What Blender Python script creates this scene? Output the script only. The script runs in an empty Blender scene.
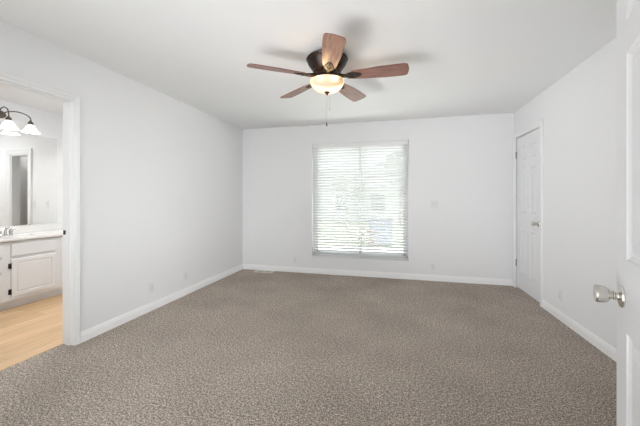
import bpy, bmesh, math, random
from mathutils import Vector, Matrix
random.seed(7)
S = bpy.context.scene
COL = S.collection
PI = math.pi

# ------------------------------------------------------------ camera
cam_d = bpy.data.cameras.new('camera')
cam = bpy.data.objects.new('camera', cam_d); COL.objects.link(cam)
cam_d.sensor_width = 36.0
cam_d.lens = 302.0 / 640.0 * 36.0
cam_d.shift_y = -13.8 / 640.0
cam_d.clip_start = 0.02
cam.location = (0, 0, 1.22)
cam.rotation_euler = (PI / 2, 0, math.atan(76 / 302.0))
S.camera = cam

# ------------------------------------------------------------ view, sky, lights
S.view_settings.view_transform = 'Standard'
S.view_settings.look = 'None'
S.view_settings.gamma = 1.0
S.view_settings.use_curve_mapping = False
S.view_settings.exposure = -0.09

W = bpy.data.worlds.new('sky'); S.world = W; W.use_nodes = True
wn = W.node_tree; wn.nodes.clear()
wo = wn.nodes.new('ShaderNodeOutputWorld'); wb = wn.nodes.new('ShaderNodeBackground')
wb.inputs['Color'].default_value = (0.93, 0.965, 1.0, 1); wb.inputs['Strength'].default_value = 3.7
wn.links.new(wb.outputs[0], wo.inputs[0])

def area(name, loc, rot, sx, sy, power, color=(0.97, 0.985, 1.0), portal=False, spread=180):
    l = bpy.data.lights.new(name, 'AREA'); l.shape = 'RECTANGLE'; l.size = sx; l.size_y = sy
    l.energy = power; l.color = color; l.spread = math.radians(spread)
    if portal: l.cycles.is_portal = True
    o = bpy.data.objects.new(name, l); COL.objects.link(o); o.location = loc; o.rotation_euler = rot
    return o
def point(name, loc, power, color, r, parent=None):
    l = bpy.data.lights.new(name, 'POINT'); l.energy = power; l.color = color; l.shadow_soft_size = r
    o = bpy.data.objects.new(name, l); COL.objects.link(o); o.location = loc
    if parent: o.parent = parent
    return o
sd = bpy.data.lights.new('sun', 'SUN'); sd.energy = 20.0; sd.angle = math.radians(4); sd.color = (1, 0.98, 0.95)
sun = bpy.data.objects.new('sun', sd); COL.objects.link(sun); sun.rotation_euler = Vector((-0.75, 0.12, -0.8)).to_track_quat('-Z', 'Y').to_euler()
# portal just outside the bedroom window
area('window_portal', (-0.58, 4.99, 1.19), (-PI / 2, 0, 0), 1.7, 2.0, 1, portal=True)
def aim(o, target):
    o.rotation_euler = (Vector(target) - o.location).to_track_quat('-Z', 'Y').to_euler(); return o
# added fill light, set in a made-up window behind the camera
area('rear_fill', (-1.72, 0.31, 1.40), (PI / 2, 0, 0), 1.35, 1.35, 8)
# added fill light in the hall behind the camera
area('hall_fill', (-0.2, -1.85, 1.25), (PI / 2 + 0.12, 0, 0), 1.4, 1.7, 14)
# unseen soft fill lights added out of frame, aimed at ceiling and walls
aim(area('ceiling_fill', (-1.75, 0.5, 0.7), (0, 0, 0), 0.7, 0.7, 5.5, spread=65), (0.5, 3.9, 2.35))
aim(area('left_wall_fill', (-0.1, -0.35, 1.5), (0, 0, 0), 0.7, 0.7, 13.8, spread=66), (-2.6, 3.0, 0.95))
aim(area('near_ceiling_fill', (-1.1, 0.25, 0.35), (0, 0, 0), 1.7, 1.1, 16.5, spread=100), (0.6, 2.4, 2.44))
aim(area('right_wall_fill', (-1.6, 0.5, 1.3), (0, 0, 0), 0.7, 0.7, 6.0, spread=60), (0.9, 4.0, 0.7))
# fill light added in the small room beyond the bathroom's end doorway
point('alcove_fill', (-3.0, 4.2, 2.2), 5, (1, 0.98, 0.96), 0.1)
# added point fill high in the hall, with no fixture modelled
point('hall_top_fill', (-0.2, -0.7, 2.15), 3, (1, 0.97, 0.93), 0.12)
# added fill under the bathroom ceiling, kept out of view past the door frame
area('bathroom_fill', (-3.08, 2.45, 2.42), (0, 0.15, 0), 0.3, 0.3, 22)

# ------------------------------------------------------------ materials
def mat(name, color, rough=0.6, metal=0.0, spec=0.5, **kw):
    m = bpy.data.materials.new(name); m.use_nodes = True
    b = m.node_tree.nodes['Principled BSDF']
    b.inputs['Base Color'].default_value = (*color, 1)
    b.inputs['Roughness'].default_value = rough
    b.inputs['Metallic'].default_value = metal
    b.inputs['Specular IOR Level'].default_value = spec
    for k, v in kw.items(): b.inputs[k.replace('_', ' ')].default_value = v
    return m
def nodes(m): return m.node_tree.nodes, m.node_tree.links, m.node_tree.nodes['Principled BSDF']
def add_bump(m, scale, dist, strength=0.3, detail=3):
    n, l, b = nodes(m)
    tc = n.new('ShaderNodeTexCoord'); nz = n.new('ShaderNodeTexNoise'); bp = n.new('ShaderNodeBump')
    nz.inputs['Scale'].default_value = scale; nz.inputs['Detail'].default_value = detail
    bp.inputs['Strength'].default_value = strength; bp.inputs['Distance'].default_value = dist
    l.new(tc.outputs['Object'], nz.inputs['Vector']); l.new(nz.outputs['Fac'], bp.inputs['Height'])
    l.new(bp.outputs['Normal'], b.inputs['Normal'])
    return m
def add_vary(m, c1, c2, scale, detail=3, stretch=(1, 1, 1), lo=0.35, hi=0.65):
    n, l, b = nodes(m)
    tc = n.new('ShaderNodeTexCoord'); mp = n.new('ShaderNodeMapping'); nz = n.new('ShaderNodeTexNoise'); cr = n.new('ShaderNodeValToRGB')
    mp.inputs['Scale'].default_value = stretch
    nz.inputs['Scale'].default_value = scale; nz.inputs['Detail'].default_value = detail
    cr.color_ramp.elements[0].position = lo; cr.color_ramp.elements[1].position = hi
    cr.color_ramp.elements[0].color = (*c1, 1); cr.color_ramp.elements[1].color = (*c2, 1)
    l.new(tc.outputs['Object'], mp.inputs['Vector']); l.new(mp.outputs[0], nz.inputs['Vector'])
    l.new(nz.outputs['Fac'], cr.inputs['Fac']); l.new(cr.outputs['Color'], b.inputs['Base Color'])
    return m
M = {}
M['wall'] = add_bump(mat('wall_paint', (0.84, 0.84, 0.845), 0.75, spec=0.25), 160, 0.002, 0.12)
M['ceiling'] = add_bump(mat('ceiling_paint', (0.89, 0.89, 0.89), 0.85, spec=0.2), 70, 0.003, 0.2)
M['trim'] = mat('trim_paint', (0.85, 0.85, 0.85), 0.35)
M['base'] = mat('baseboard_gloss_paint', (0.93, 0.93, 0.93), 0.3)
M['door'] = add_bump(mat('door_paint', (0.79, 0.79, 0.80), 0.4), 90, 0.0006, 0.15)
M['vanity'] = mat('cabinet_paint', (0.80, 0.81, 0.825), 0.4)
M['counter'] = mat('cultured_marble', (0.86, 0.85, 0.825), 0.18)
M['nickel'] = mat('satin_nickel', (0.66, 0.64, 0.60), 0.26, 1.0)
M['chrome'] = mat('chrome', (0.62, 0.62, 0.61), 0.12, 1.0)
M['hinge'] = mat('hinge_metal', (0.22, 0.21, 0.20), 0.45, 0.7)
M['black'] = mat('black_metal', (0.03, 0.028, 0.026), 0.45, 0.5)
M['bronze'] = add_vary(mat('oil_rubbed_bronze', (0.03, 0.02, 0.015), 0.38, 0.7), (0.025, 0.016, 0.012), (0.055, 0.036, 0.026), 25)
M['arm_bronze'] = mat('dark_bronze', (0.022, 0.015, 0.011), 0.5, 0.25, 0.3)
M['fixture'] = mat('brushed_bronze', (0.16, 0.13, 0.105), 0.35, 0.85)
M['mirror'] = mat('mirror_silver', (0.93, 0.94, 0.93), 0.01, 1.0)
M['plate'] = mat('outlet_plastic', (0.80, 0.80, 0.79), 0.35)
M['slot'] = mat('slot_plastic', (0.25, 0.25, 0.25), 0.5)
M['rocker'] = mat('rocker_plastic', (0.77, 0.77, 0.765), 0.3)
M['vinyl'] = mat('window_vinyl', (0.86, 0.86, 0.86), 0.35)
M['register'] = mat('register_paint', (0.72, 0.69, 0.62), 0.4)
M['registerhole'] = mat('register_gap', (0.05, 0.045, 0.04), 0.8)
M['chain'] = mat('bead_chain', (0.45, 0.42, 0.38), 0.35, 0.8)
M['cord'] = mat('ladder_cord', (0.80, 0.80, 0.80), 0.8)
# carpet
def carpet():
    m = mat('carpet_pile', (0.2, 0.17, 0.14), 0.95, spec=0.1)
    n, l, b = nodes(m)
    tc = n.new('ShaderNodeTexCoord')
    fine = n.new('ShaderNodeTexNoise'); fine.inputs['Scale'].default_value = 140; fine.inputs['Detail'].default_value = 2.5; fine.inputs['Roughness'].default_value = 0.7
    cr = n.new('ShaderNodeValToRGB')
    e = cr.color_ramp.elements
    e[0].position = 0.36; e[0].color = (0.050, 0.040, 0.033, 1)
    e[1].position = 0.64; e[1].color = (0.66, 0.59, 0.52, 1)
    k = e.new(0.475); k.color = (0.195, 0.165, 0.14, 1)
    k = e.new(0.53); k.color = (0.32, 0.275, 0.24, 1)
    big = n.new('ShaderNodeTexNoise'); big.inputs['Scale'].default_value = 1.8; big.inputs['Detail'].default_value = 3
    mr = n.new('ShaderNodeMapRange'); mr.inputs['From Min'].default_value = 0.3; mr.inputs['From Max'].default_value = 0.7
    mr.inputs['To Min'].default_value = 1.32; mr.inputs['To Max'].default_value = 1.62
    mx = n.new('ShaderNodeVectorMath'); mx.operation = 'SCALE'
    l.new(tc.outputs['Object'], fine.inputs['Vector']); l.new(tc.outputs['Object'], big.inputs['Vector'])
    mid = n.new('ShaderNodeTexNoise'); mid.inputs['Scale'].default_value = 62; mid.inputs['Detail'].default_value = 2; mid.inputs['Roughness'].default_value = 0.7
    fm = n.new('ShaderNodeMix'); fm.inputs[0].default_value = 0.30
    l.new(tc.outputs['Object'], mid.inputs['Vector']); l.new(fine.outputs['Fac'], fm.inputs[2]); l.new(mid.outputs['Fac'], fm.inputs[3])
    l.new(fm.outputs[0], cr.inputs['Fac']); l.new(big.outputs['Fac'], mr.inputs['Value'])
    l.new(cr.outputs['Color'], mx.inputs[0]); l.new(mr.outputs[0], mx.inputs['Scale'])
    l.new(mx.outputs[0], b.inputs['Base Color'])
    bp = n.new('ShaderNodeBump'); bp.inputs['Strength'].default_value = 0.5; bp.inputs['Distance'].default_value = 0.006
    l.new(fine.outputs['Fac'], bp.inputs['Height']); l.new(bp.outputs['Normal'], b.inputs['Normal'])
    return m
M['carpet'] = carpet()
# plank floor (planks run along Y)
def planks():
    m = mat('oak_planks', (0.7, 0.5, 0.3), 0.45)
    n, l, b = nodes(m)
    tc = n.new('ShaderNodeTexCoord'); mp = n.new('ShaderNodeMapping'); mp.inputs['Rotation'].default_value = (0, 0, PI / 2)
    br = n.new('ShaderNodeTexBrick'); br.inputs['Scale'].default_value = 1
    br.inputs['Brick Width'].default_value = 1.2; br.inputs['Row Height'].default_value = 0.15
    br.inputs['Mortar Size'].default_value = 0.0015; br.offset = 0.37
    br.inputs['Color1'].default_value = (0.80, 0.56, 0.33, 1); br.inputs['Color2'].default_value = (0.68, 0.455, 0.25, 1)
    br.inputs['Mortar'].default_value = (0.46, 0.30, 0.16, 1)
    mp2 = n.new('ShaderNodeMapping'); mp2.inputs['Scale'].default_value = (14, 1.0, 1)
    nz = n.new('ShaderNodeTexNoise'); nz.inputs['Scale'].default_value = 2.5; nz.inputs['Detail'].default_value = 5
    mr = n.new('ShaderNodeMapRange'); mr.inputs['From Min'].default_value = 0.3; mr.inputs['From Max'].default_value = 0.7
    mr.inputs['To Min'].default_value = 0.86; mr.inputs['To Max'].default_value = 1.12
    mx = n.new('ShaderNodeVectorMath'); mx.operation = 'SCALE'
    l.new(tc.outputs['Object'], mp.inputs['Vector']); l.new(mp.outputs[0], br.inputs['Vector'])
    l.new(tc.outputs['Object'], mp2.inputs['Vector']); l.new(mp2.outputs[0], nz.inputs['Vector']); l.new(nz.outputs['Fac'], mr.inputs['Value'])
    l.new(br.outputs['Color'], mx.inputs[0]); l.new(mr.outputs[0], mx.inputs['Scale']); l.new(mx.outputs[0], b.inputs['Base Color'])
    return m
M['planks'] = planks()
# fan blade wood: grain along the local X axis
M['blade'] = add_vary(mat('walnut_blade', (0.25, 0.12, 0.08), 0.38), (0.165, 0.075, 0.055), (0.31, 0.155, 0.12), 9, 6, (0.7, 9, 9))
def slat_mat():
    m = bpy.data.materials.new('blind_slat'); m.use_nodes = True
    n, l = m.node_tree.nodes, m.node_tree.links
    b = n['Principled BSDF']; b.inputs['Base Color'].default_value = (0.80, 0.80, 0.80, 1); b.inputs['Roughness'].default_value = 0.4
    t = n.new('ShaderNodeBsdfTranslucent'); t.inputs['Color'].default_value = (0.9, 0.9, 0.9, 1)
    mx = n.new('ShaderNodeMixShader'); mx.inputs[0].default_value = 0.35
    l.new(b.outputs[0], mx.inputs[1]); l.new(t.outputs[0], mx.inputs[2]); l.new(mx.outputs[0], n['Material Output'].inputs[0])
    return m
M['slat'] = slat_mat()
def glass_mat():
    m = bpy.data.materials.new('window_glass'); m.use_nodes = True
    n, l = m.node_tree.nodes, m.node_tree.links
    n.remove(n['Principled BSDF'])
    t = n.new('ShaderNodeBsdfTransparent'); t.inputs['Color'].default_value = (0.95, 0.97, 0.96, 1)
    g = n.new('ShaderNodeBsdfGlossy'); g.inputs['Roughness'].default_value = 0.02
    mx = n.new('ShaderNodeMixShader'); mx.inputs[0].default_value = 0.06
    l.new(t.outputs[0], mx.inputs[1]); l.new(g.outputs[0], mx.inputs[2]); l.new(mx.outputs[0], n['Material Output'].inputs[0])
    return m
M['glass'] = glass_mat()
def lit_glass(name, c_lo, c_hi, strength, scale, clear=0.0):
    m = mat(name, (0.76, 0.66, 0.50) if clear else (0.9, 0.88, 0.84), 0.3)
    n, l, b = nodes(m)
    tc = n.new('ShaderNodeTexCoord'); nz = n.new('ShaderNodeTexNoise'); cr = n.new('ShaderNodeValToRGB')
    nz.inputs['Scale'].default_value = scale; nz.inputs['Detail'].default_value = 4; nz.inputs['Distortion'].default_value = 1.2
    cr.color_ramp.elements[0].color = (*c_lo, 1); cr.color_ramp.elements[1].color = (*c_hi, 1)
    cr.color_ramp.elements[0].position = 0.3; cr.color_ramp.elements[1].position = 0.65
    l.new(tc.outputs['Object'], nz.inputs['Vector']); l.new(nz.outputs['Fac'], cr.inputs['Fac'])
    l.new(cr.outputs['Color'], b.inputs['Emission Color']); b.inputs['Emission Strength'].default_value = strength
    if clear:       # thin glass that lets some of the bulbs' light straight through
        t = n.new('ShaderNodeBsdfTransparent'); mx = n.new('ShaderNodeMixShader'); mx.inputs[0].default_value = clear
        l.new(b.outputs[0], mx.inputs[1]); l.new(t.outputs[0], mx.inputs[2]); l.new(mx.outputs[0], n['Material Output'].inputs[0])
    return m
M['bowl'] = lit_glass('lit_alabaster_glass', (0.80, 0.55, 0.30), (1.0, 0.84, 0.60), 0.20, 9, 0.25)
M['shade'] = lit_glass('lit_frosted_glass', (1.0, 0.985, 0.96), (1.0, 1.0, 0.99), 0.75, 12)
M['grass'] = add_vary(mat('lawn', (0.2, 0.3, 0.1), 0.9), (0.22, 0.25, 0.15), (0.33, 0.36, 0.24), 3)
M['gravel'] = add_vary(mat('pale_gravel', (0.5, 0.5, 0.5), 0.9), (0.62, 0.61, 0.59), (0.76, 0.75, 0.73), 8)
M['leaf'] = add_vary(mat('leaves', (0.1, 0.14, 0.06), 0.8), (0.14, 0.16, 0.13), (0.27, 0.29, 0.24), 4)
M['shrub'] = add_vary(mat('brown_shrub', (0.2, 0.12, 0.09), 0.8), (0.12, 0.06, 0.045), (0.28, 0.17, 0.12), 6)
M['bark'] = mat('bark', (0.30, 0.27, 0.24), 0.9)
M['siding'] = mat('pale_siding', (0.6, 0.62, 0.64), 0.7)
M['shed'] = mat('grey_blue_resin', (0.24, 0.27, 0.36), 0.6)
M['shedroof'] = mat('dark_grey_lid', (0.13, 0.14, 0.18), 0.7)
M['roof'] = mat('shingles', (0.22, 0.21, 0.22), 0.9)
M['darkglass'] = mat('dark_glass', (0.1, 0.12, 0.15), 0.1)

# ------------------------------------------------------------ mesh helpers
class MB:
    def __init__(s): s.bm = bmesh.new()
    def quad(s, pts):
        return s.bm.faces.new([s.bm.verts.new(p) for p in pts])
    def box(s, x0, x1, y0, y1, z0, z1, bev=0):
        g = bmesh.ops.create_cube(s.bm, size=1.0)
        vs = g['verts']
        for v in vs:
            v.co = Vector((x0 + (v.co.x + .5) * (x1 - x0), y0 + (v.co.y + .5) * (y1 - y0), z0 + (v.co.z + .5) * (z1 - z0)))
        if bev:
            es = list({e for v in vs for e in v.link_edges})
            bmesh.ops.bevel(s.bm, geom=es, offset=bev, segments=2, profile=0.6, affect='EDGES')
        return s
    def prism(s, poly, axis, a, b):
        # poly: 2D points; axis: extrusion axis 0/1/2
        def P(p, h):
            r = [0, 0, 0]; o = [i for i in range(3) if i != axis]
            r[o[0]], r[o[1]], r[axis] = p[0], p[1], h
            return r
        A = [s.bm.verts.new(P(p, a)) for p in poly]; B = [s.bm.verts.new(P(p, b)) for p in poly]
        s.bm.faces.new(A); s.bm.faces.new(B[::-1])
        for i in range(len(poly)):
            j = (i + 1) % len(poly); s.bm.faces.new([A[j], A[i], B[i], B[j]])
        return s
    def lathe(s, prof, n=32, axis='Z', origin=(0, 0, 0), sx=1.0, sy=1.0, rot=None, cap=True):
        rings = []
        for r, h in prof:
            ring = []
            for k in range(n):
                t = 2 * PI * k / n
                p = Vector((r * math.cos(t) * sx, r * math.sin(t) * sy, h))
                if axis == 'X': p = Vector((p.z, p.x, p.y))
                elif axis == 'Y': p = Vector((p.x, p.z, p.y))
                if rot is not None: p = rot @ p
                ring.append(s.bm.verts.new(p + Vector(origin)))
            rings.append(ring)
        for a, b in zip(rings, rings[1:]):
            for k in range(n):
                j = (k + 1) % n; s.bm.faces.new([a[k], a[j], b[j], b[k]])
        if cap:
            if prof[0][0] > 1e-6: s.bm.faces.new(rings[0][::-1])
            if prof[-1][0] > 1e-6: s.bm.faces.new(rings[-1])
        return s
    def tube(s, pts, r, n=10, caps=True):
        pts = [Vector(p) for p in pts]
        rad = r if isinstance(r, (list, tuple)) else [r] * len(pts)
        rings = []; up = Vector((0, 0, 1))
        for i, p in enumerate(pts):
            d = (pts[min(i + 1, len(pts) - 1)] - pts[max(i - 1, 0)]).normalized()
            u = up if abs(d.dot(up)) < 0.95 else Vector((1, 0, 0))
            a = d.cross(u).normalized(); b = a.cross(d).normalized(); up = b if abs(d.dot(up)) >= 0.95 else up
            rings.append([s.bm.verts.new(p + (a * math.cos(2 * PI * k / n) + b * math.sin(2 * PI * k / n)) * rad[i]) for k in range(n)])
        for a, b in zip(rings, rings[1:]):
            for k in range(n):
                j = (k + 1) % n; s.bm.faces.new([a[k], a[j], b[j], b[k]])
        if caps: s.bm.faces.new(rings[0][::-1]); s.bm.faces.new(rings[-1])
        return s
    def build(s, name, m, parent=None, smooth=False, loc=None, bevel=0):
        bmesh.ops.remove_doubles(s.bm, verts=s.bm.verts, dist=1e-6)
        bmesh.ops.recalc_face_normals(s.bm, faces=s.bm.faces)
        me = bpy.data.meshes.new(name); s.bm.to_mesh(me); s.bm.free()
        me.materials.append(M[m] if isinstance(m, str) else m)
        if smooth:
            me.polygons.foreach_set('use_smooth', [True] * len(me.polygons))
            me.set_sharp_from_angle(angle=math.radians(40))
        o = bpy.data.objects.new(name, me); COL.objects.link(o)
        if parent: o.parent = parent
        if loc is not None: o.location = loc
        if bevel:
            b = o.modifiers.new('bevel', 'BEVEL'); b.width = bevel; b.segments = 2; b.limit_method = 'ANGLE'
        return o
def thing(name, label, cat, loc=(0, 0, 0), rotz=0, group=None):
    o = bpy.data.objects.new(name, None); COL.objects.link(o); o.empty_display_size = 0.1
    o.location = loc; o.rotation_euler = (0, 0, rotz); o['label'] = label; o['category'] = cat
    if group: o['group'] = group
    return o
def tag(o, label, cat, group=None):
    o['label'] = label; o['category'] = cat
    if group: o['group'] = group
    return o
def struct(o): o['kind'] = 'structure'; return o
def copy_tree(o, parent=None):
    c = o.copy(); COL.objects.link(c); c.parent = parent
    for ch in list(o.children): copy_tree(ch, c)
    return c

# ------------------------------------------------------------ room numbers
L, R, B, N, H = -2.603, 1.612, 4.795, 0.40, 2.44
WT = 0.122                           # wall thickness
DY0, DY1, DH = 1.180, 1.944, 2.055   # bathroom doorway in the left wall
CY0, CY1, CH = 3.985, 4.705, 2.055   # closet door in the right wall
WX0, WX1, WZ0, WZ1 = -1.345, 0.188, 0.278, 2.125   # bedroom window
# bathroom
BX0, BY0, BY1 = -4.68, 0.9, 3.45
EX0, EX1, EH = -3.80, -3.42, 1.925              # doorway in the bathroom's end wall

# walls
w = MB()
w.box(L - WT, L, N, DY0, 0, H); w.box(L - WT, L, DY1, B, 0, H); w.box(L - WT, L, DY0, DY1, DH, H)
struct(w.build('wall_left', 'wall'))
w = MB(); t = 0.14
w.box(L - WT, WX0, B, B + t, 0, H); w.box(WX1, R + WT, B, B + t, 0, H)
w.box(WX0, WX1, B, B + t, 0, WZ0); w.box(WX0, WX1, B, B + t, WZ1, H)
struct(w.build('wall_back', 'wall'))
w = MB()
w.box(R, R + WT, N - WT, CY0, 0, H); w.box(R, R + WT, CY1, B, 0, H); w.box(R, R + WT, CY0, CY1, CH, H)
struct(w.build('wall_right', 'wall'))
# wall behind the camera: opening for the added window at the left, wide entry to the hall at the right
w = MB()
w.box(L, -2.45, N - WT, N, 0, H); w.box(-2.45, -1.0, N - WT, N, 0, 0.65); w.box(-2.45, -1.0, N - WT, N, 2.12, H)
w.box(-1.0, -0.98, N - WT, N, 0, H); w.box(0.425, R, N - WT, N, 0, H)
struct(w.build('wall_front', 'wall'))
w = MB()   # hall
w.box(-1.10, -0.98, -1.9, N - WT, 0, H); w.box(0.60, 0.72, -1.9, N - WT, 0, H); w.box(-1.10, 0.72, -2.02, -1.9, 0, H)
struct(w.build('wall_hall', 'wall'))
w = MB(); w.box(L - 0.005, R + WT, -2.02, B + 0.14, -0.1, 0)
w.box(L - WT, L - 0.005, DY0 + 0.0, DY1 - 0.0, -0.1, 0.0)
struct(w.build('floor', 'carpet'))
w = MB(); w.box(L - WT, R + WT, -2.02, B + 0.14, H, H + 0.1)
struct(w.build('ceiling', 'ceiling'))
# bathroom shell
w = MB(); w.box(BX0 - 0.1, BX0, BY0 - 0.1, 4.9, 0, H); struct(w.build('wall_bathroom_far', 'wall'))
w = MB(); w.box(BX0, L - WT, BY0 - 0.1, BY0, 0, H); struct(w.build('wall_bathroom_near', 'wall'))
w = MB(); w.box(BX0, EX0, BY1, BY1 + 0.11, 0, H); w.box(EX1, L - WT, BY1, BY1 + 0.11, 0, H); w.box(EX0, EX1, BY1, BY1 + 0.11, EH, H)
struct(w.build('wall_bathroom_end', 'wall'))
w = MB(); w.box(BX0, L - WT, 4.8, 4.9, 0, H); struct(w.build('wall_bathroom_alcove', 'wall'))
w = MB(); w.box(BX0, L - WT - 0.0, BY0, 4.8, -0.1, 0.004); struct(w.build('floor_bathroom', 'planks'))
w = MB(); w.box(BX0, L - WT, BY0, 4.8, H, H + 0.1); struct(w.build('ceiling_bathroom', 'ceiling'))

# casings --------------------------------------------------
CAS = [(0, 0), (0, 0.008), (0.006, 0.012), (0.014, 0.012), (0.018, 0.016), (0.040, 0.017), (0.046, 0.021), (0.056, 0.021), (0.060, 0.016), (0.060, 0)]
def casing(mb, axis, plane, sgn, a, b, h, rev=0.006, z0=0.0, usc=1.0, vsc=1.0):
    """three-sided mitred casing round an opening a..b x 0..h in the wall plane 'axis'=plane, standing out along sgn"""
    rings = []
    for corner in range(4):
        ring = []
        for u, v in CAS:
            u = u * usc + rev; v *= vsc
            q = [(a - u, z0), (a - u, h + u), (b + u, h + u), (b + u, z0)][corner]
            p = (plane + sgn * v, q[0], q[1]) if axis == 'X' else (q[0], plane + sgn * v, q[1])
            ring.append(mb.bm.verts.new(p))
        rings.append(ring)
    for r0, r1 in zip(rings, rings[1:]):
        for i in range(len(CAS) - 1): mb.bm.faces.new([r0[i], r0[i + 1], r1[i + 1], r1[i]])
    mb.bm.faces.new(rings[0]); mb.bm.faces.new(rings[-1][::-1])
# bathroom door frame in left wall: jambs, stops and casing
w = MB(); j = 0.018
w.box(L - WT - .002, L + .002, DY0, DY0 + j, 0.0, DH); w.box(L - WT - .002, L + .002, DY1 - 0.004, DY1 + 0.0002, 0, DH)
w.box(L - WT - .002, L + .002, DY0, DY1, DH - j, DH)
w.box(L - 0.075, L - 0.040, DY1 - 0.014, DY1 - 0.003, 0, DH - j); w.box(L - 0.075, L - 0.040, DY0 + j, DY0 + j + 0.011, 0, DH - j)
w.box(L - 0.075, L - 0.040, DY0 + j, DY1 - 0.004, DH - j - 0.011, DH - j)
casing(w, 'X', L, 1, DY0 + 0.004, DY1 - 0.004, DH - 0.004, usc=0.67, vsc=0.7)
casing(w, 'X', L - WT, -1, DY0 + 0.004, DY1 - 0.004, DH - 0.004, usc=0.67, vsc=0.7)
df = struct(w.build('door_2', 'trim', bevel=0.0006))
w = MB(); w.box(L - WT + 0.008, L - WT + 0.033, DY1 - 0.0065, DY1 - 0.0035, 0.922, 0.958, 0.0008)
w.build('strike_plate', 'black', df)
# end doorway of the bathroom
w = MB()
w.box(EX0, EX0 + j, BY1 - .001, BY1 + .111, 0, EH); w.box(EX1 - j, EX1, BY1 - .001, BY1 + .111, 0, EH); w.box(EX0, EX1, BY1 - .001, BY1 + .111, EH - .018, EH)
casing(w, 'Y', BY1, -1, EX0 + 0.004, EX1 - 0.004, EH - .004, usc=1.3)
struct(w.build('door_3', 'trim'))

# baseboards -----------------------------------------------
BB = [(0, 0), (0.014, 0), (0.014, 0.058), (0.010, 0.062), (0.010, 0.074), (0.006, 0.077), (0.005, 0.085), (0.0, 0.089)]
def baseboard(name, axis, plane, sgn, a, b):
    w = MB(); w.prism([(plane + sgn * d, z) for d, z in BB], 1 if axis == 'X' else 0, a, b) if axis == 'X' else \
        w.prism([(plane + sgn * d, z) for d, z in BB], 0, a, b)
    return struct(w.build(name, 'base'))
baseboard('baseboard_left', 'X', L, 1, DY1 + 0.042, B)
baseboard('baseboard_left', 'X', L, 1, N, DY0 - 0.042)
baseboard('baseboard_back', 'Y', B, -1, L + 0.0135, R - 0.0135)
baseboard('baseboard_right', 'X', R, -1, N, CY0 - 0.066)
baseboard('baseboard_right', 'X', R, -1, CY1 + 0.066, B)
baseboard('baseboard_front', 'Y', N, 1, 0.50, R - 0.0135)

# ------------------------------------------------------------ panel doors
def panel_door(name, wd, ht, th, zo=0.0, mirror=False):
    """slab with six raised panels on both faces; local X 0..wd along the door (0 = hinge), Y -th..0 thickness, Z zo..ht"""
    mb = MB(); st = 0.113; mul = 0.10
    pw = (wd - 2 * st - mul) / 2
    xs = [(st, st + pw), (st + pw + mul, wd - st)]
    zs = [(0.235, 0.835), (1.045, 1.640), (1.735, ht - 0.115)]
    xg = sorted({0, wd, *[v for p in xs for v in p]}); zg = sorted({zo, ht, *[v for p in zs for v in p]})
    rings = [(0, 0), (0.004, 0.0045), (0.014, 0.009), (0.024, 0.009), (0.046, 0.002)]
    for face, sg in ((0.0, -1), (-th, 1)):
        for x0, x1 in zip(xg, xg[1:]):
            for z0, z1 in zip(zg, zg[1:]):
                pan = (x0, x1) in xs and (z0, z1) in zs
                if not pan: mb.quad([(x0, face, z0), (x1, face, z0), (x1, face, z1), (x0, face, z1)])
                else:
                    pv = None
                    for ins, dep in rings:
                        y = face + sg * dep
                        cv = [(x0 + ins, y, z0 + ins), (x1 - ins, y, z0 + ins), (x1 - ins, y, z1 - ins), (x0 + ins, y, z1 - ins)]
                        if pv:
                            for i in range(4): mb.quad([pv[i], pv[(i + 1) % 4], cv[(i + 1) % 4], cv[i]])
                        pv = cv
                    mb.quad(pv)
    for a in (0, wd): mb.quad([(a, -th, zo), (a, 0, zo), (a, 0, ht), (a, -th, ht)])
    for z in (zo, ht): mb.quad([(0, -th, z), (wd, -th, z), (wd, 0, z), (0, 0, z)])
    bmesh.ops.remove_doubles(mb.bm, verts=mb.bm.verts, dist=1e-5)
    return mb.build(name, 'door')
KNOB = [(0.0325, 0), (0.0330, 0.003), (0.0305, 0.007), (0.022, 0.0095), (0.0135, 0.011), (0.0125, 0.013)]
NECK = [(0.0115, 0.010), (0.0110, 0.016), (0.0130, 0.018), (0.0130, 0.021), (0.0105, 0.023), (0.0105, 0.028)]
TULIP = [(0.0105, 0.026), (0.0150, 0.029), (0.0205, 0.0325), (0.0235, 0.038), (0.0250, 0.046), (0.0260, 0.054), (0.0264, 0.0585), (0.0258, 0.0610), (0.0240, 0.0625), (0.018, 0.0615), (0.0, 0.0605)]
def knob(parent, loc, rot):
    k = MB().lathe(NECK + [(0.0105, 0.029)], 28, cap=True).lathe(TULIP, 36).build('door_knob', 'nickel', parent, True, loc)
    k.rotation_euler = rot
    MB().lathe(KNOB, 36).build('rosette', 'nickel', k, True)
    return k
def hinge(parent, x, y, z, h=0.09, m='hinge'):
    """barrel hinge with five knuckles, in parent coordinates"""
    w = MB()
    for i in range(5):
        z0 = z - h / 2 + i * h / 5
        w.lathe([(0.0055, z0 + 0.0004), (0.0065, z0 + 0.001), (0.0065, z0 + h / 5 - 0.001), (0.0055, z0 + h / 5 - 0.0004)], 14, origin=(x, y, 0))
    w.lathe([(0.0, z - h / 2 - 0.006), (0.004, z - h / 2 - 0.004), (0.004, z - h / 2 + 0.001)], 12, origin=(x, y, 0))
    w.lathe([(0.004, z + h / 2 - 0.001), (0.004, z + h / 2 + 0.004), (0.0, z + h / 2 + 0.006)], 12, origin=(x, y, 0))
    return w.build('door_hinge', m, parent, True)

# closet door: hinges towards the back wall, closed; local X runs towards -Y
dw = CY1 - CY0 - 0.012
cd = struct(panel_door('door_1', dw, CH - 0.005, 0.035, 0.022))
cd.location = (R + 0.001, CY1 - 0.006, 0); cd.rotation_euler = (0, 0, -PI / 2)
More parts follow.
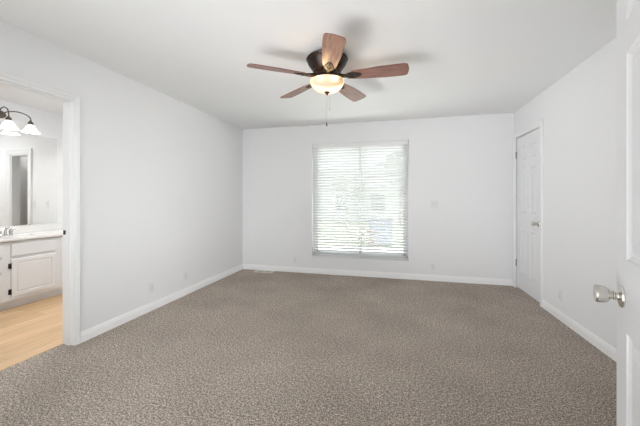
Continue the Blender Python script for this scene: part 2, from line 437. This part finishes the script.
# local +Y of the slab points to +X after rotating by -90 deg, so shift the face to the room side
cd.location.x = R + 0.037
for z in (0.348, 1.828):
    hinge(cd, -0.003, -0.0415, z)
w = MB(); w.box(-0.019, -0.007, -0.0375, -0.0355, 0.305, 0.395); w.box(-0.019, -0.007, -0.0375, -0.0355, 1.80, 1.89)
knob(cd, (dw - 0.062, -0.035, 0.930), (PI / 2, 0, 0))
w = MB()
w.box(R - .0005, R + WT, CY1, CY1 + 0.001, 0, CH); w.box(R - .0005, R + WT, CY0 - 0.001, CY0, 0, CH); w.box(R - .0005, R + WT, CY0, CY1, CH, CH + .001)
w.box(R + 0.040, R + 0.075, CY0, CY0 + 0.012, 0, CH); w.box(R + 0.040, R + 0.075, CY1 - 0.012, CY1, 0, CH); w.box(R + 0.040, R + 0.075, CY0, CY1, CH - 0.012, CH)
casing(w, 'X', R, -1, CY0, CY1, CH)
struct(w.build('trim_1', 'trim'))
# dark closet behind the closed door
w = MB(); w.box(R + WT, R + 0.8, CY0 - 0.2, CY0 - 0.15, 0, H); w.box(R + WT, R + 0.8, B, B + 0.05, 0, H); w.box(R + 0.8, R + 0.85, CY0 - 0.2, B + 0.05, 0, H)
struct(w.build('wall_closet', 'wall'))

# open entry door at the right edge of the view
az = math.radians(20.0)
dirv = Vector((math.sin(az), math.cos(az), 0))
free = Vector((0.681, 1.163, 0)); wd2 = 0.81
hg = free - dirv * wd2
ed = struct(panel_door('door_4', wd2, 2.032, 0.035, 0.012))
# local X along dirv; local +Y then points left of it, towards the camera
ed.rotation_euler = (0, 0, math.atan2(dirv.y, dirv.x)); ed.location = hg
knob(ed, (wd2 - 0.074, 0.0, 0.930), (-PI / 2, 0, 0))
knob(ed, (wd2 - 0.074, -0.035, 0.930), (PI / 2, 0, 0))
w = MB(); w.box(wd2 - 0.0005, wd2 + 0.0012, -0.030, -0.005, 0.90, 0.957, 0.0005); w.build('latch_plate', 'nickel', ed)
for z in (0.30, 1.03, 1.80): hinge(ed, -0.004, -0.042, z)

# ------------------------------------------------------------ bedroom window
w = MB(); FY0, FY1 = B + 0.080, B + 0.130; fw = 0.045
w.box(WX0, WX1, FY0, FY1, WZ0, WZ0 + fw); w.box(WX0, WX1, FY0, FY1, WZ1 - fw, WZ1)
w.box(WX0, WX0 + fw, FY0, FY1, WZ0, WZ1); w.box(WX1 - fw, WX1, FY0, FY1, WZ0, WZ1)
mx = (WX0 + WX1) / 2 + 0.02
win = struct(w.build('window_1', 'vinyl', bevel=0.002))
for a, b, y in ((WX0 + fw, mx + 0.02, FY0 + 0.026), (mx - 0.02, WX1 - fw, FY0 + 0.004)):
    w = MB(); z0, z1 = WZ0 + fw, WZ1 - fw; s_ = 0.035
    w.box(a, b, y, y + 0.02, z0, z0 + s_); w.box(a, b, y, y + 0.02, z1 - s_, z1); w.box(a, a + s_, y, y + 0.02, z0, z1); w.box(b - s_, b, y, y + 0.02, z0, z1)
    w.build('window_frame', 'vinyl', win)
    w = MB(); w.box(a + s_ - 0.005, b - s_ + 0.005, y + 0.008, y + 0.012, z0 + s_ - 0.005, z1 - s_ + 0.005); w.build('window_pane', 'glass', win)
w = MB(); w.box(WX0, WX1, B - 0.002, FY0, WZ0 - 0.004, WZ0 + 0.004); w.build('window_sill', 'trim', win)

# made-up window behind the camera, added as an opening for the rear fill
w = MB(); a, b, z0, z1 = -2.45, -1.0, 0.65, 2.12
for q in ((a, b, z0, z0 + .04), (a, b, z1 - .04, z1), (a, a + .04, z0, z1), (b - .04, b, z0, z1), ((a + b) / 2 - .02, (a + b) / 2 + .02, z0, z1)):
    w.box(q[0], q[1], N - WT + 0.005, N - WT + 0.04, q[2], q[3])
w2 = struct(w.build('added_window', 'vinyl'))
w = MB(); w.box(a + .03, b - .03, N - WT + 0.015, N - WT + 0.019, z0 + .03, z1 - .03); w.build('window_pane', 'glass', w2)

# blinds
def blind(x0, x1, label, wand_x):
    cx = (x0 + x1) / 2; hw = (x1 - x0) / 2 - 0.004
    zt, zb = WZ1 - 0.002, WZ0 + 0.006
    root = thing('window_blind', label, 'blind', (cx, B + 0.036, zb), 0, 'white slatted blinds in the window')
    hgt = zt - zb
    MB().box(-hw, hw, -0.026, 0.022, hgt - 0.058, hgt, 0.002).build('headrail', 'vinyl', root)
    MB().box(-hw, hw, -0.022, 0.022, 0, 0.030, 0.004).build('bottom_rail', 'slat', root)
    w = MB(); n = 40; a0, a1 = 0.052, hgt - 0.072; tilt = TILT
    for i in range(n):
        z = a0 + (a1 - a0) * i / (n - 1)
        c, s_ = math.cos(tilt), math.sin(tilt); pr = []
        for k in range(5):     # slightly crowned slat, 2 inches wide
            u = -0.0245 + 0.049 * k / 4; v = 0.0022 * (1 - (2 * k / 4 - 1) ** 2)
            pr.append((u, v))
        poly = [(u, v + 0.0013) for u, v in pr] + [(u, v - 0.0013) for u, v in pr[::-1]]
        w.prism([(u * c - v * s_, z + u * s_ + v * c) for u, v in poly], 0, -hw + 0.003, hw - 0.003)
    w.build('slats', 'slat', root)
    for fx in (-hw + 0.10, 0.0, hw - 0.10):
        w = MB()
        for y in (-0.025, 0.025): w.tube([(fx, y, 0.015), (fx, y, hgt - 0.04)], 0.0011, 6)
        w.build('ladder_cord', 'cord', root)
    w = MB(); w.tube([(wand_x, -0.030, hgt - 0.05), (wand_x, -0.033, hgt - 0.09), (wand_x + .002, -0.034, hgt - 0.80)], 0.0035, 8)
    w.lathe([(0.0045, hgt - 0.86), (0.0055, hgt - 0.84), (0.0042, hgt - 0.79)], 10, origin=(wand_x + .002, -0.034, 0))
    w.build('tilt_wand', 'vinyl', root)
    return root
TILT = math.radians(-45)
bx = -0.558
blind(WX0 + 0.004, bx, 'white slatted blind covering the left half of the window', -0.30)
blind(bx, WX1 - 0.006, 'white slatted blind covering the right half of the window', -0.31)

# ------------------------------------------------------------ outlets, switches, register
def outlet(loc, rot, label, group=None):
    o = thing('wall_outlet', label, 'outlet', loc, rot, group)
    MB().box(-0.035, 0.035, -0.006, 0, -0.057, 0.057, 0.002).build('cover_plate', 'plate', o)
    w = MB()
    for s_ in (-1, 1):
        w.lathe([(0.0165, -0.0085), (0.0170, -0.007), (0.0170, -0.005)], 24, 'Y', (0, 0, s_ * 0.0195), sy=0.82)
    w.build('receptacle', 'rocker', o, True)
    w = MB()
    for s_ in (-1, 1):
        for dx in (-0.0065, 0.0065): w.box(dx - 0.0011, dx + 0.0011, -0.0090, -0.0083, s_ * 0.0195 - 0.002, s_ * 0.0195 + 0.006)
        w.lathe([(0.0022, -0.0090), (0.0022, -0.0083)], 10, 'Y', (0, 0, s_ * 0.0195 - 0.008))
    w.lathe([(0.0028, -0.0068), (0.0028, -0.0058)], 12, 'Y')
    w.build('slots', 'slot', o)
    return o
outlet((L, 2.765, 0.250), PI / 2, 'white duplex wall outlet low on the left wall, nearer the bathroom doorway')
outlet((L, 3.318, 0.250), PI / 2, 'white duplex wall outlet low on the left wall, nearer the back corner')
outlet((-1.630, B, 0.212), 0, 'white duplex wall outlet on the back wall left of the window')
outlet((0.537, B, 0.213), 0, 'white duplex wall outlet on the back wall right of the window')
outlet((R, 3.555, 0.250), -PI / 2, 'white duplex wall outlet on the right wall beside the closed panel door')
def switch(loc, rot, label, gangs, group=None):
    o = thing('light_switch', label, 'switch', loc, rot, group)
    hw = 0.035 + 0.023 * (gangs - 1)
    MB().box(-hw, hw, -0.006, 0, -0.057, 0.057, 0.002).build('cover_plate', 'plate', o)
    for g in range(gangs):
        cx = (g - (gangs - 1) / 2) * 0.046
        w = MB(); w.prism([(-0.0062, -0.033), (-0.0062, 0.033), (-0.0115, 0.033), (-0.0072, 0), (-0.0075, -0.033)], 0, cx - 0.0165, cx + 0.0165)
        w.build('rocker', 'rocker', o)
    return o
switch((0.558, B, 1.148), 0, 'white double rocker light switch on the back wall right of the window', 2)
switch((-3.918, BY1, 1.146), 0, 'white single light switch seen in the bathroom mirror, nearer the doorway casing', 1)
switch((-4.187, BY1, 1.146), 0, 'white single light switch seen in the bathroom mirror, nearer the mirror edge', 1)

rg = thing('floor_register', 'cream metal floor vent in the carpet by the back baseboard', 'vent', (-2.145, 4.690, 0.0))
w = MB(); a, b = 0.156, 0.066
for q in ((-a, a, -b, -b + .02), (-a, a, b - .02, b), (-a, -a + .022, -b, b), (a - .022, a, -b, b), (-.006, .006, -b, b)): w.box(q[0], q[1], q[2], q[3], 0.001, 0.009, 0.0015)
w.build('frame', 'register', rg)
w = MB()
for i in range(13):
    x = -0.131 + i * 0.0214
    w.prism([(x - .004, 0.0065), (x - .0025, 0.0075), (x + .004, 0.0045), (x + .0025, 0.0035)], 1, -b + .018, b - .018)
w.build('louvers', 'register', rg)
w = MB(); w.box(-a + .015, a - .015, -b + .015, b - .015, 0.0006, 0.0022); w.build('damper', 'registerhole', rg)

# ------------------------------------------------------------ ceiling fan
FC = Vector((-0.5655, 2.4937, H))
fan = thing('ceiling_fan', 'five-blade brown wooden ceiling fan with lit bowl lamp hugging the ceiling', 'ceiling fan', FC)
w = MB().lathe([(0.118, 0.0), (0.122, -0.012), (0.150, -0.020), (0.172, -0.034), (0.176, -0.042), (0.172, -0.050), (0.166, -0.054), (0.168, -0.058), (0.160, -0.078), (0.140, -0.108), (0.124, -0.128), (0.118, -0.136), (0.119, -0.146), (0.108, -0.156), (0.060, -0.160)], 64)
w.build('motor_housing', 'bronze', fan, True)
for k in range(12):   # cooling slots
    rr = Matrix.Rotation(2 * PI * (k + .5) / 12, 3, 'Z')
    w = MB(); w.quad([rr @ Vector(p) for p in ((0.1605, -0.012, -0.0785), (0.1605, 0.012, -0.0785), (0.1415, 0.011, -0.1075), (0.1415, -0.011, -0.1075))])
    w.build('vent_slot', 'black', fan)
MB().lathe([(0.100, -0.150), (0.102, -0.160), (0.104, -0.190), (0.096, -0.196), (0.030, -0.198)], 48).build('flywheel', 'bronze', fan, True)
MB().lathe([(0.036, -0.196), (0.040, -0.200), (0.100, -0.203), (0.120, -0.209), (0.130, -0.216), (0.126, -0.220), (0.05, -0.216), (0.0, -0.216)], 48).build('light_kit_plate', 'bronze', fan, True)
prof = []
for i in range(15):
    t = i / 14 * PI / 2
    prof.append((0.143 * math.cos(t) ** 1.0 if i < 14 else 0.0, -0.222 - 0.095 * math.sin(t)))
w = MB().lathe([(0.137, -0.2215)] + prof, 64, cap=False)
w.build('glass_bowl', 'bowl', fan, True)
MB().lathe([(0.0, -0.3115), (0.026, -0.3140), (0.024, -0.3200), (0.013, -0.3240), (0.009, -0.3300), (0.011, -0.3350), (0.006, -0.3400), (0.0, -0.3410)], 24).build('finial', 'bronze', fan, True)
def blade_mesh():
    mb = MB(); r0, r1 = 0.195, 0.654; top = []
    N_ = 40
    for i in range(N_ + 1):
        s_ = i / N_; x = r0 + (r1 - r0) * s_
        hw = 0.050 + 0.026 * math.sin(min(1, s_ / 0.8) * PI / 2)
        hw *= (1 - 0.35 * max(0, (0.06 - s_) / 0.06) ** 2)
        e = max(0, (s_ - 0.84) / 0.16); hw *= (1 - e ** 5 * 0.15)
        top.append((x, hw))
    # gently arced end
    end = [(r1 + 0.012 * (1 - (y / top[-1][1]) ** 2), y) for y in [top[-1][1] * (1 - 2 * k / 8) for k in range(1, 8)]]
    out = [(x, h) for x, h in top] + end + [(x, -h) for x, h in top[::-1]]
    mb.prism(out, 2, -0.003, 0.003)
    return mb
def arm_mesh():
    mb = MB()
    mb.tube([(0.088, 0, -0.180), (0.12, 0, -0.186), (0.15, 0, -0.192), (0.19, 0, -0.1935)], [0.020, 0.017, 0.016, 0.012], 12)
    out = []
    for k in range(28):
        t = 2 * PI * k / 28; x = 0.222 + 0.072 * math.cos(t); y = 0.040 * math.sin(t) * (1 - 0.28 * math.cos(t))
        out.append((x, y))
    rr = Matrix.Rotation(PITCH, 4, 'X')
    b2 = bmesh.new()
    A = [b2.verts.new((x, y, -0.0035)) for x, y in out]; C_ = [b2.verts.new((x * 0.92 + .0186, y * 0.85, -0.0095)) for x, y in out]
    b2.faces.new(A); b2.faces.new(C_[::-1])
    for i in range(28): b2.faces.new([A[i - 1], A[i], C_[i], C_[i - 1]])
    for sx in ((0.215, 0.012), (0.215, -0.012), (0.262, 0)):
        bmesh.ops.create_uvsphere(b2, u_segments=10, v_segments=6, radius=0.006, matrix=Matrix.Translation((sx[0], sx[1], -0.010)))
    for v in b2.verts: v.co = rr @ v.co + Vector((0, 0, -0.190))
    me = bpy.data.meshes.new('t'); b2.to_mesh(me); b2.free(); mb.bm.from_mesh(me); bpy.data.meshes.remove(me)
    return mb
PITCH = -math.radians(13)
bl0 = ar0 = None
for k in range(5):
    ang = math.radians(71.2 + 72 * k)
    if k == 0:
        bl0 = blade_mesh().build('fan_blade', 'blade', fan, bevel=0.0015); ar0 = arm_mesh().build('blade_arm', 'arm_bronze', fan, True)
        b_, a_ = bl0, ar0
    else:
        b_ = bl0.copy(); a_ = ar0.copy(); COL.objects.link(b_); COL.objects.link(a_); b_.parent = fan; a_.parent = fan
    b_.location = (0, 0, -0.190)
    b_.rotation_euler = (Matrix.Rotation(ang, 4, 'Z') @ Matrix.Rotation(PITCH, 4, 'X')).to_euler()
    a_.rotation_euler = (0, 0, ang)
for dx, dy, z1, z0 in ((0.0, -0.012, -0.335, -0.575), (0.022, 0.008, -0.318, -0.455)):
    w = MB(); n = int((z1 - z0) / 0.006)
    w.tube([(dx, dy, z1), (dx, dy, z0)], 0.0007, 5)
    for i in range(n): bmesh.ops.create_icosphere(w.bm, subdivisions=1, radius=0.0016, matrix=Matrix.Translation((dx, dy, z1 - i * 0.006)))
    ch = w.build('pull_chain', 'chain', fan)
    MB().lathe([(0.0, z0 + 0.004), (0.003, z0), (0.0055, z0 - 0.012), (0.006, z0 - 0.022), (0.004, z0 - 0.030), (0.0, z0 - 0.032)] if dx == 0 else
               [(0.0, z0 + 0.003), (0.003, z0), (0.003, z0 - 0.010), (0.0, z0 - 0.012)], 12, origin=(dx, dy, 0)).build('chain_pull', 'bronze' if dx == 0 else 'chain', ch, True)
for k in range(2):
    t = 0.9 + PI * k
    point('fan_bulb', (0.075 * math.cos(t), 0.075 * math.sin(t), -0.262), 5.0, (1.0, 0.68, 0.38), 0.03, fan)

# ------------------------------------------------------------ bathroom
VF = -4.095                     # cabinet face
VY = [1.20, 1.75, 2.340, 2.872, 3.440]
def cab_front(w, y0, y1, z0, z1, x=VF, raised=True):
    """overlay front with routed edge and a raised panel"""
    t = 0.018; rg_ = [(0, 0), (0.004, t * .8), (0.010, t)]
    rg_ += [(0.045, t), (0.049, t - 0.007), (0.056, t - 0.007), (0.066, t - 0.003)] if raised else [(0.016, t)]
    pv = None
    for ins, d in rg_:
        cv = [(x + d, y0 + ins, z0 + ins), (x + d, y1 - ins, z0 + ins), (x + d, y1 - ins, z1 - ins), (x + d, y0 + ins, z1 - ins)]
        if pv:
            for i in range(4): w.quad([pv[i], pv[(i + 1) % 4], cv[(i + 1) % 4], cv[i]])
        pv = cv
    w.quad(pv)
def cabinet(y0, y1, label, kind):
    c = thing('vanity_cabinet', label, 'cabinet', (VF, (y0 + y1) / 2, 0.0)); oy = (y0 + y1) / 2
    h = (y1 - y0) / 2
    w = MB(); w.box(BX0 + 0.0 - VF, -0.0, -h, h, 0.105, 0.640 if kind == 'door' else 0.750); kind == 'door' and w.box(-0.03, -0.0003, -h, h, 0.6405, 0.750); w.box(BX0 - VF, -0.072, -h, h, 0.004, 0.105)
    w.build('body', 'vanity', c)
    if kind == 'door':
        w = MB(); cab_front(w, -h + 0.038, h - 0.046, 0.585, 0.722, 0, False); w.build('false_drawer_front', 'vanity', c)
        w = MB(); cab_front(w, -h + 0.038, h - 0.046, 0.140, 0.562, 0); d = w.build('cabinet_door', 'vanity', c)
        for z in (0.489, 0.205):
            w = MB(); w.box(0.0005, 0.016, -h + 0.020, -h + 0.036, z - 0.028, z + 0.028, 0.002); w.lathe([(0.0045, z - 0.032), (0.0045, z + 0.032)], 10, origin=(0.018, -h + 0.036, 0)); w.build('door_hinge', 'black', d)
    else:
        for z0, z1 in ((0.585, 0.722), (0.425, 0.572), (0.140, 0.412)):
            w = MB(); cab_front(w, -h + 0.020, h - 0.030, z0, z1, 0, z1 - z0 > 0.2); w.build('drawer_front', 'vanity', c)
    return c
cabinet(VY[0], VY[1], 'white vanity drawer cabinet at the far left end of the counter', 'drawer')
cabinet(VY[1], VY[2], 'white vanity drawer cabinet directly left of the hinged cabinet door', 'drawer')
cabinet(VY[2], VY[3], 'white vanity sink cabinet with raised panel door and two black hinges', 'door')
cabinet(VY[3], VY[4], 'white vanity drawer cabinet at the right, half hidden behind the door frame', 'drawer')
# countertop with an oval basin opening
SX, SY, ra, rb, CT = -4.395, 2.56, 0.155, 0.215, 0.790
ct = thing('vanity_countertop', 'cream bathroom vanity countertop with built-in oval sink and backsplash', 'countertop', (-4.375, 2.32, CT))
ox, oy = -4.375, 2.32
w = MB(); x0, x1, y0, y1 = BX0 - ox, -4.068 - ox, 1.19 - oy, 3.44 - oy; cx, cy = SX - ox, SY - oy
nn = 64; inner = []; outer = []
for k in range(nn):
    t = 2 * PI * k / nn; dx, dy = math.cos(t), math.sin(t)
    inner.append(w.bm.verts.new((cx + ra * dx, cy + rb * dy, 0)))
    s_ = min(((x1 - cx) / dx if dx > 1e-9 else (x0 - cx) / dx if dx < -1e-9 else 1e9), ((y1 - cy) / dy if dy > 1e-9 else (y0 - cy) / dy if dy < -1e-9 else 1e9))
    outer.append(w.bm.verts.new((cx + dx * s_, cy + dy * s_, 0)))
for k in range(nn): w.bm.faces.new([inner[k], inner[(k + 1) % nn], outer[(k + 1) % nn], outer[k]])
for px in (x0, x1):       # fill the four corners
    for py in (y0, y1):
        v = sorted(outer, key=lambda q: (q.co.x - px) ** 2 + (q.co.y - py) ** 2)
        on = [q for q in v if abs(q.co.x - px) < 1e-6][:1] + [q for q in v if abs(q.co.y - py) < 1e-6][:1]
        if len(on) == 2 and on[0] is not on[1]: w.bm.faces.new([on[0], w.bm.verts.new((px, py, 0)), on[1]])
w.prism([(x1 - .001, -.001), (x1 + .004, -.004), (x1 + .004, -.026), (x1 - .001, -.030), (x1 - .02, -.030), (x1 - .02, -.001)], 1, y0, y1)
w.build('worktop', 'counter', ct)
w = MB().box(x0, x0 + 0.02, y0, y1, 0.0, 0.085, 0.004); w.build('backsplash', 'counter', ct)
w = MB(); pr = [(1.0, 0)] + [(math.cos(i / 10 * PI / 2) ** .6 if i < 10 else 0.08, -0.13 * math.sin(i / 10 * PI / 2)) for i in range(1, 11)] + [(0.0, -0.13)]
w.lathe([(r * 1.0, h) for r, h in pr], 48, origin=(cx, cy, 0), sx=ra, sy=rb, cap=False)
w.build('basin', 'counter', ct, True)
# faucet
fa = thing('faucet', 'small chrome two-handle faucet on the cream bathroom counter', 'faucet', (-4.58, 2.60, CT + 0.0))
fa.location = (-4.455, 2.54, CT)
MB().lathe([(0.0, 0.0), (1.0, 0.0), (1.0, 0.010), (0.9, 0.016), (0.0, 0.018)], 32, sx=0.028, sy=0.078).build('base_plate', 'chrome', fa, True)
w = MB().tube([(0, 0, 0.012), (0.0, 0, 0.055), (0.018, 0, 0.085), (0.055, 0, 0.092), (0.092, 0, 0.076), (0.100, 0, 0.062)], [0.014, 0.013, 0.012, 0.0115, 0.010, 0.010], 14)
w.build('spout', 'chrome', fa, True)
for s_ in (-1, 1):
    w = MB().lathe([(0.016, 0.014), (0.014, 0.030), (0.017, 0.040), (0.019, 0.052), (0.013, 0.060), (0.0, 0.061)], 20, origin=(0, s_ * 0.052, 0))
    w.tube([(0.0, s_ * 0.052, 0.052), (0.015, s_ * 0.075, 0.066), (0.026, s_ * 0.096, 0.070)], [0.006, 0.005, 0.006], 10)
    w.build('handle', 'chrome', fa, True)
# mirror
mi = thing('bathroom_mirror', 'large frameless wall mirror above the bathroom vanity', 'mirror', (BX0 + 0.004, 2.22, 1.475))
MB().box(-0.003, 0.003, -1.03, 1.035, -0.590, 0.597, 0.0008).build('mirror_glass', 'mirror', mi)
for y in (-0.7, 0.0, 0.7):
    for z in (-0.593, 0.600): MB().box(-0.003, 0.005, y - .01, y + .01, z - .007, z + .007, .001).build('mirror_clip', 'chrome', mi)
# vanity light: three bell shades on arched arms
vl = thing('vanity_light', 'three-shade vanity wall light with bronze arched arms above the mirror', 'wall light', (BX0, 2.595, 2.255))
MB().lathe([(0.0, 0.026), (0.045, 0.022), (0.060, 0.010), (0.062, 0.0)], 32, 'X', sx=1.35, sy=0.85).build('wall_plate', 'fixture', vl, True)
PX = 0.185
sh0 = None
def smoothpts(c, n=8):
    out = []
    for i in range(len(c) - 1):
        p0, p1, p2, p3 = [Vector(c[min(max(i + q, 0), len(c) - 1)]) for q in (-1, 0, 1, 2)]
        for k in range(n):
            t = k / n
            out.append(0.5 * ((2 * p1) + (p2 - p0) * t + (2 * p0 - 5 * p1 + 4 * p2 - p3) * t * t + (3 * p1 - p0 - 3 * p2 + p3) * t ** 3))
    out.append(Vector(c[-1])); return out
for y in (-0.225, 0.0, 0.225):
    if y == 0: pts = [(0.012, 0, 0.01), (0.05, 0, 0.055), (0.11, 0, 0.075), (0.165, 0, 0.045), (PX, 0, -0.01), (PX, 0, -0.055)]
    else:
        s_ = 1 if y > 0 else -1
        pts = [(0.015, s_ * 0.03, 0.005), (0.06, s_ * 0.06, 0.035), (0.11, s_ * 0.12, 0.050), (0.16, s_ * 0.185, 0.030), (PX, s_ * 0.222, -0.01), (PX, s_ * 0.225, -0.055)]
    MB().tube(smoothpts(pts), 0.0065, 10).build('arm', 'fixture', vl, True)
    MB().lathe([(0.010, -0.040), (0.013, -0.050), (0.024, -0.060), (0.030, -0.080), (0.031, -0.092), (0.0, -0.092)], 24, origin=(PX, y, 0)).build('socket_cup', 'fixture', vl, True)
    if sh0 is None:
        sh0 = MB().lathe([(0.028, -0.088), (0.034, -0.100), (0.048, -0.122), (0.060, -0.146), (0.072, -0.166), (0.086, -0.182), (0.094, -0.190), (0.091, -0.191), (0.070, -0.170), (0.056, -0.147), (0.044, -0.122), (0.030, -0.100), (0.026, -0.090)], 40, cap=False).build('glass_shade', 'shade', vl, True)
        s1 = sh0
    else:
        s1 = sh0.copy(); COL.objects.link(s1); s1.parent = vl
    s1.location = (PX, y, 0)
    point('vanity_bulb', (PX, y, -0.150), 4.0, (1, 0.98, 0.95), 0.03, vl)
# ------------------------------------------------------------ outdoors, seen through the slats
w = MB(); w.box(-30, 30, B + 0.14, 60, -0.9, -0.55); struct(w.build('ground_lawn', 'grass'))
w = MB(); w.box(-6, 5, B + 0.14, 8.2, -0.548, -0.50); struct(w.build('ground_bounce', 'gravel'))  # pale ground added to bounce sunlight up through the slats
w = MB(); w.box(-30, 30, 9.6, 11.4, -0.548, -0.53); struct(w.build('ground_gravel_path', 'gravel'))
def foliage(name, center, rx, rz, n, m, label, cat, trunk=None, group=None):
    o = thing(name, label, cat, (center[0], center[1], -0.55), 0, group); w = MB()
    cz = center[2] + 0.55
    for _ in range(n):
        d = Vector((random.gauss(0, 1), random.gauss(0, 1), random.gauss(0, 1))).normalized() * random.uniform(0.35, 1) ** .6
        p = Vector((d.x * rx, d.y * rx, cz + d.z * rz)); s_ = random.uniform(.10, .2) * rx
        bmesh.ops.create_icosphere(w.bm, subdivisions=1, radius=s_, matrix=Matrix.Translation(p) @ Matrix.Rotation(random.random() * 6, 4, 'Z') @ Matrix.Diagonal((1, 1, .6, 1)))
    w.build('foliage', m, o)
    MB().tube([(0, 0, -0.05), (0.02, 0, cz * .5), (0, 0.03, cz)], [0.09 * rx, 0.07 * rx, 0.03 * rx], 8).build('trunk', 'bark', o)
    return o
foliage('tree', (-2.6, 16.5, 1.9), 1.0, 0.7, 90, 'leaf', 'hazy dark tree outside behind the left blind', 'tree')
foliage('tree', (0.3, 21.0, 3.4), 1.5, 1.2, 90, 'leaf', 'hazy dark tree outside, upper part of the right blind', 'tree')
foliage('shrub', (-1.02, 11.0, -0.12), 0.36, 0.40, 70, 'shrub', 'reddish brown shrub outside at the bottom of the right blind', 'shrub')
sb = thing('storage_box', 'blue-grey box-shaped bin standing outside behind the right blind', 'storage box', (-0.57, 12.0, -0.53))
MB().box(-.45, .45, -.35, .35, 0.0, 0.92, 0.02).build('body', 'shed', sb); MB().prism([(-.40, .92), (.40, .92), (.40, .98), (-.40, 1.05)], 0, -.49, .49).build('lid', 'shedroof', sb)
# a pale neighbouring house far behind
hs = thing('house', 'pale neighbouring house with grey roof far beyond the window', 'house', (-3.5, 26, -0.55))
MB().box(-6, 4, -3, 3, 0, 2.7).build('wall', 'siding', hs)
MB().prism([(-3.5, 2.65), (3.5, 2.65), (0, 4.3)], 0, -6.4, 4.4).build('roof', 'roof', hs)
for x in (-3.5, -0.5, 2.2): MB().box(x - .5, x + .5, -3.03, -2.98, 0.95, 2.1).build('window', 'darkglass', hs)
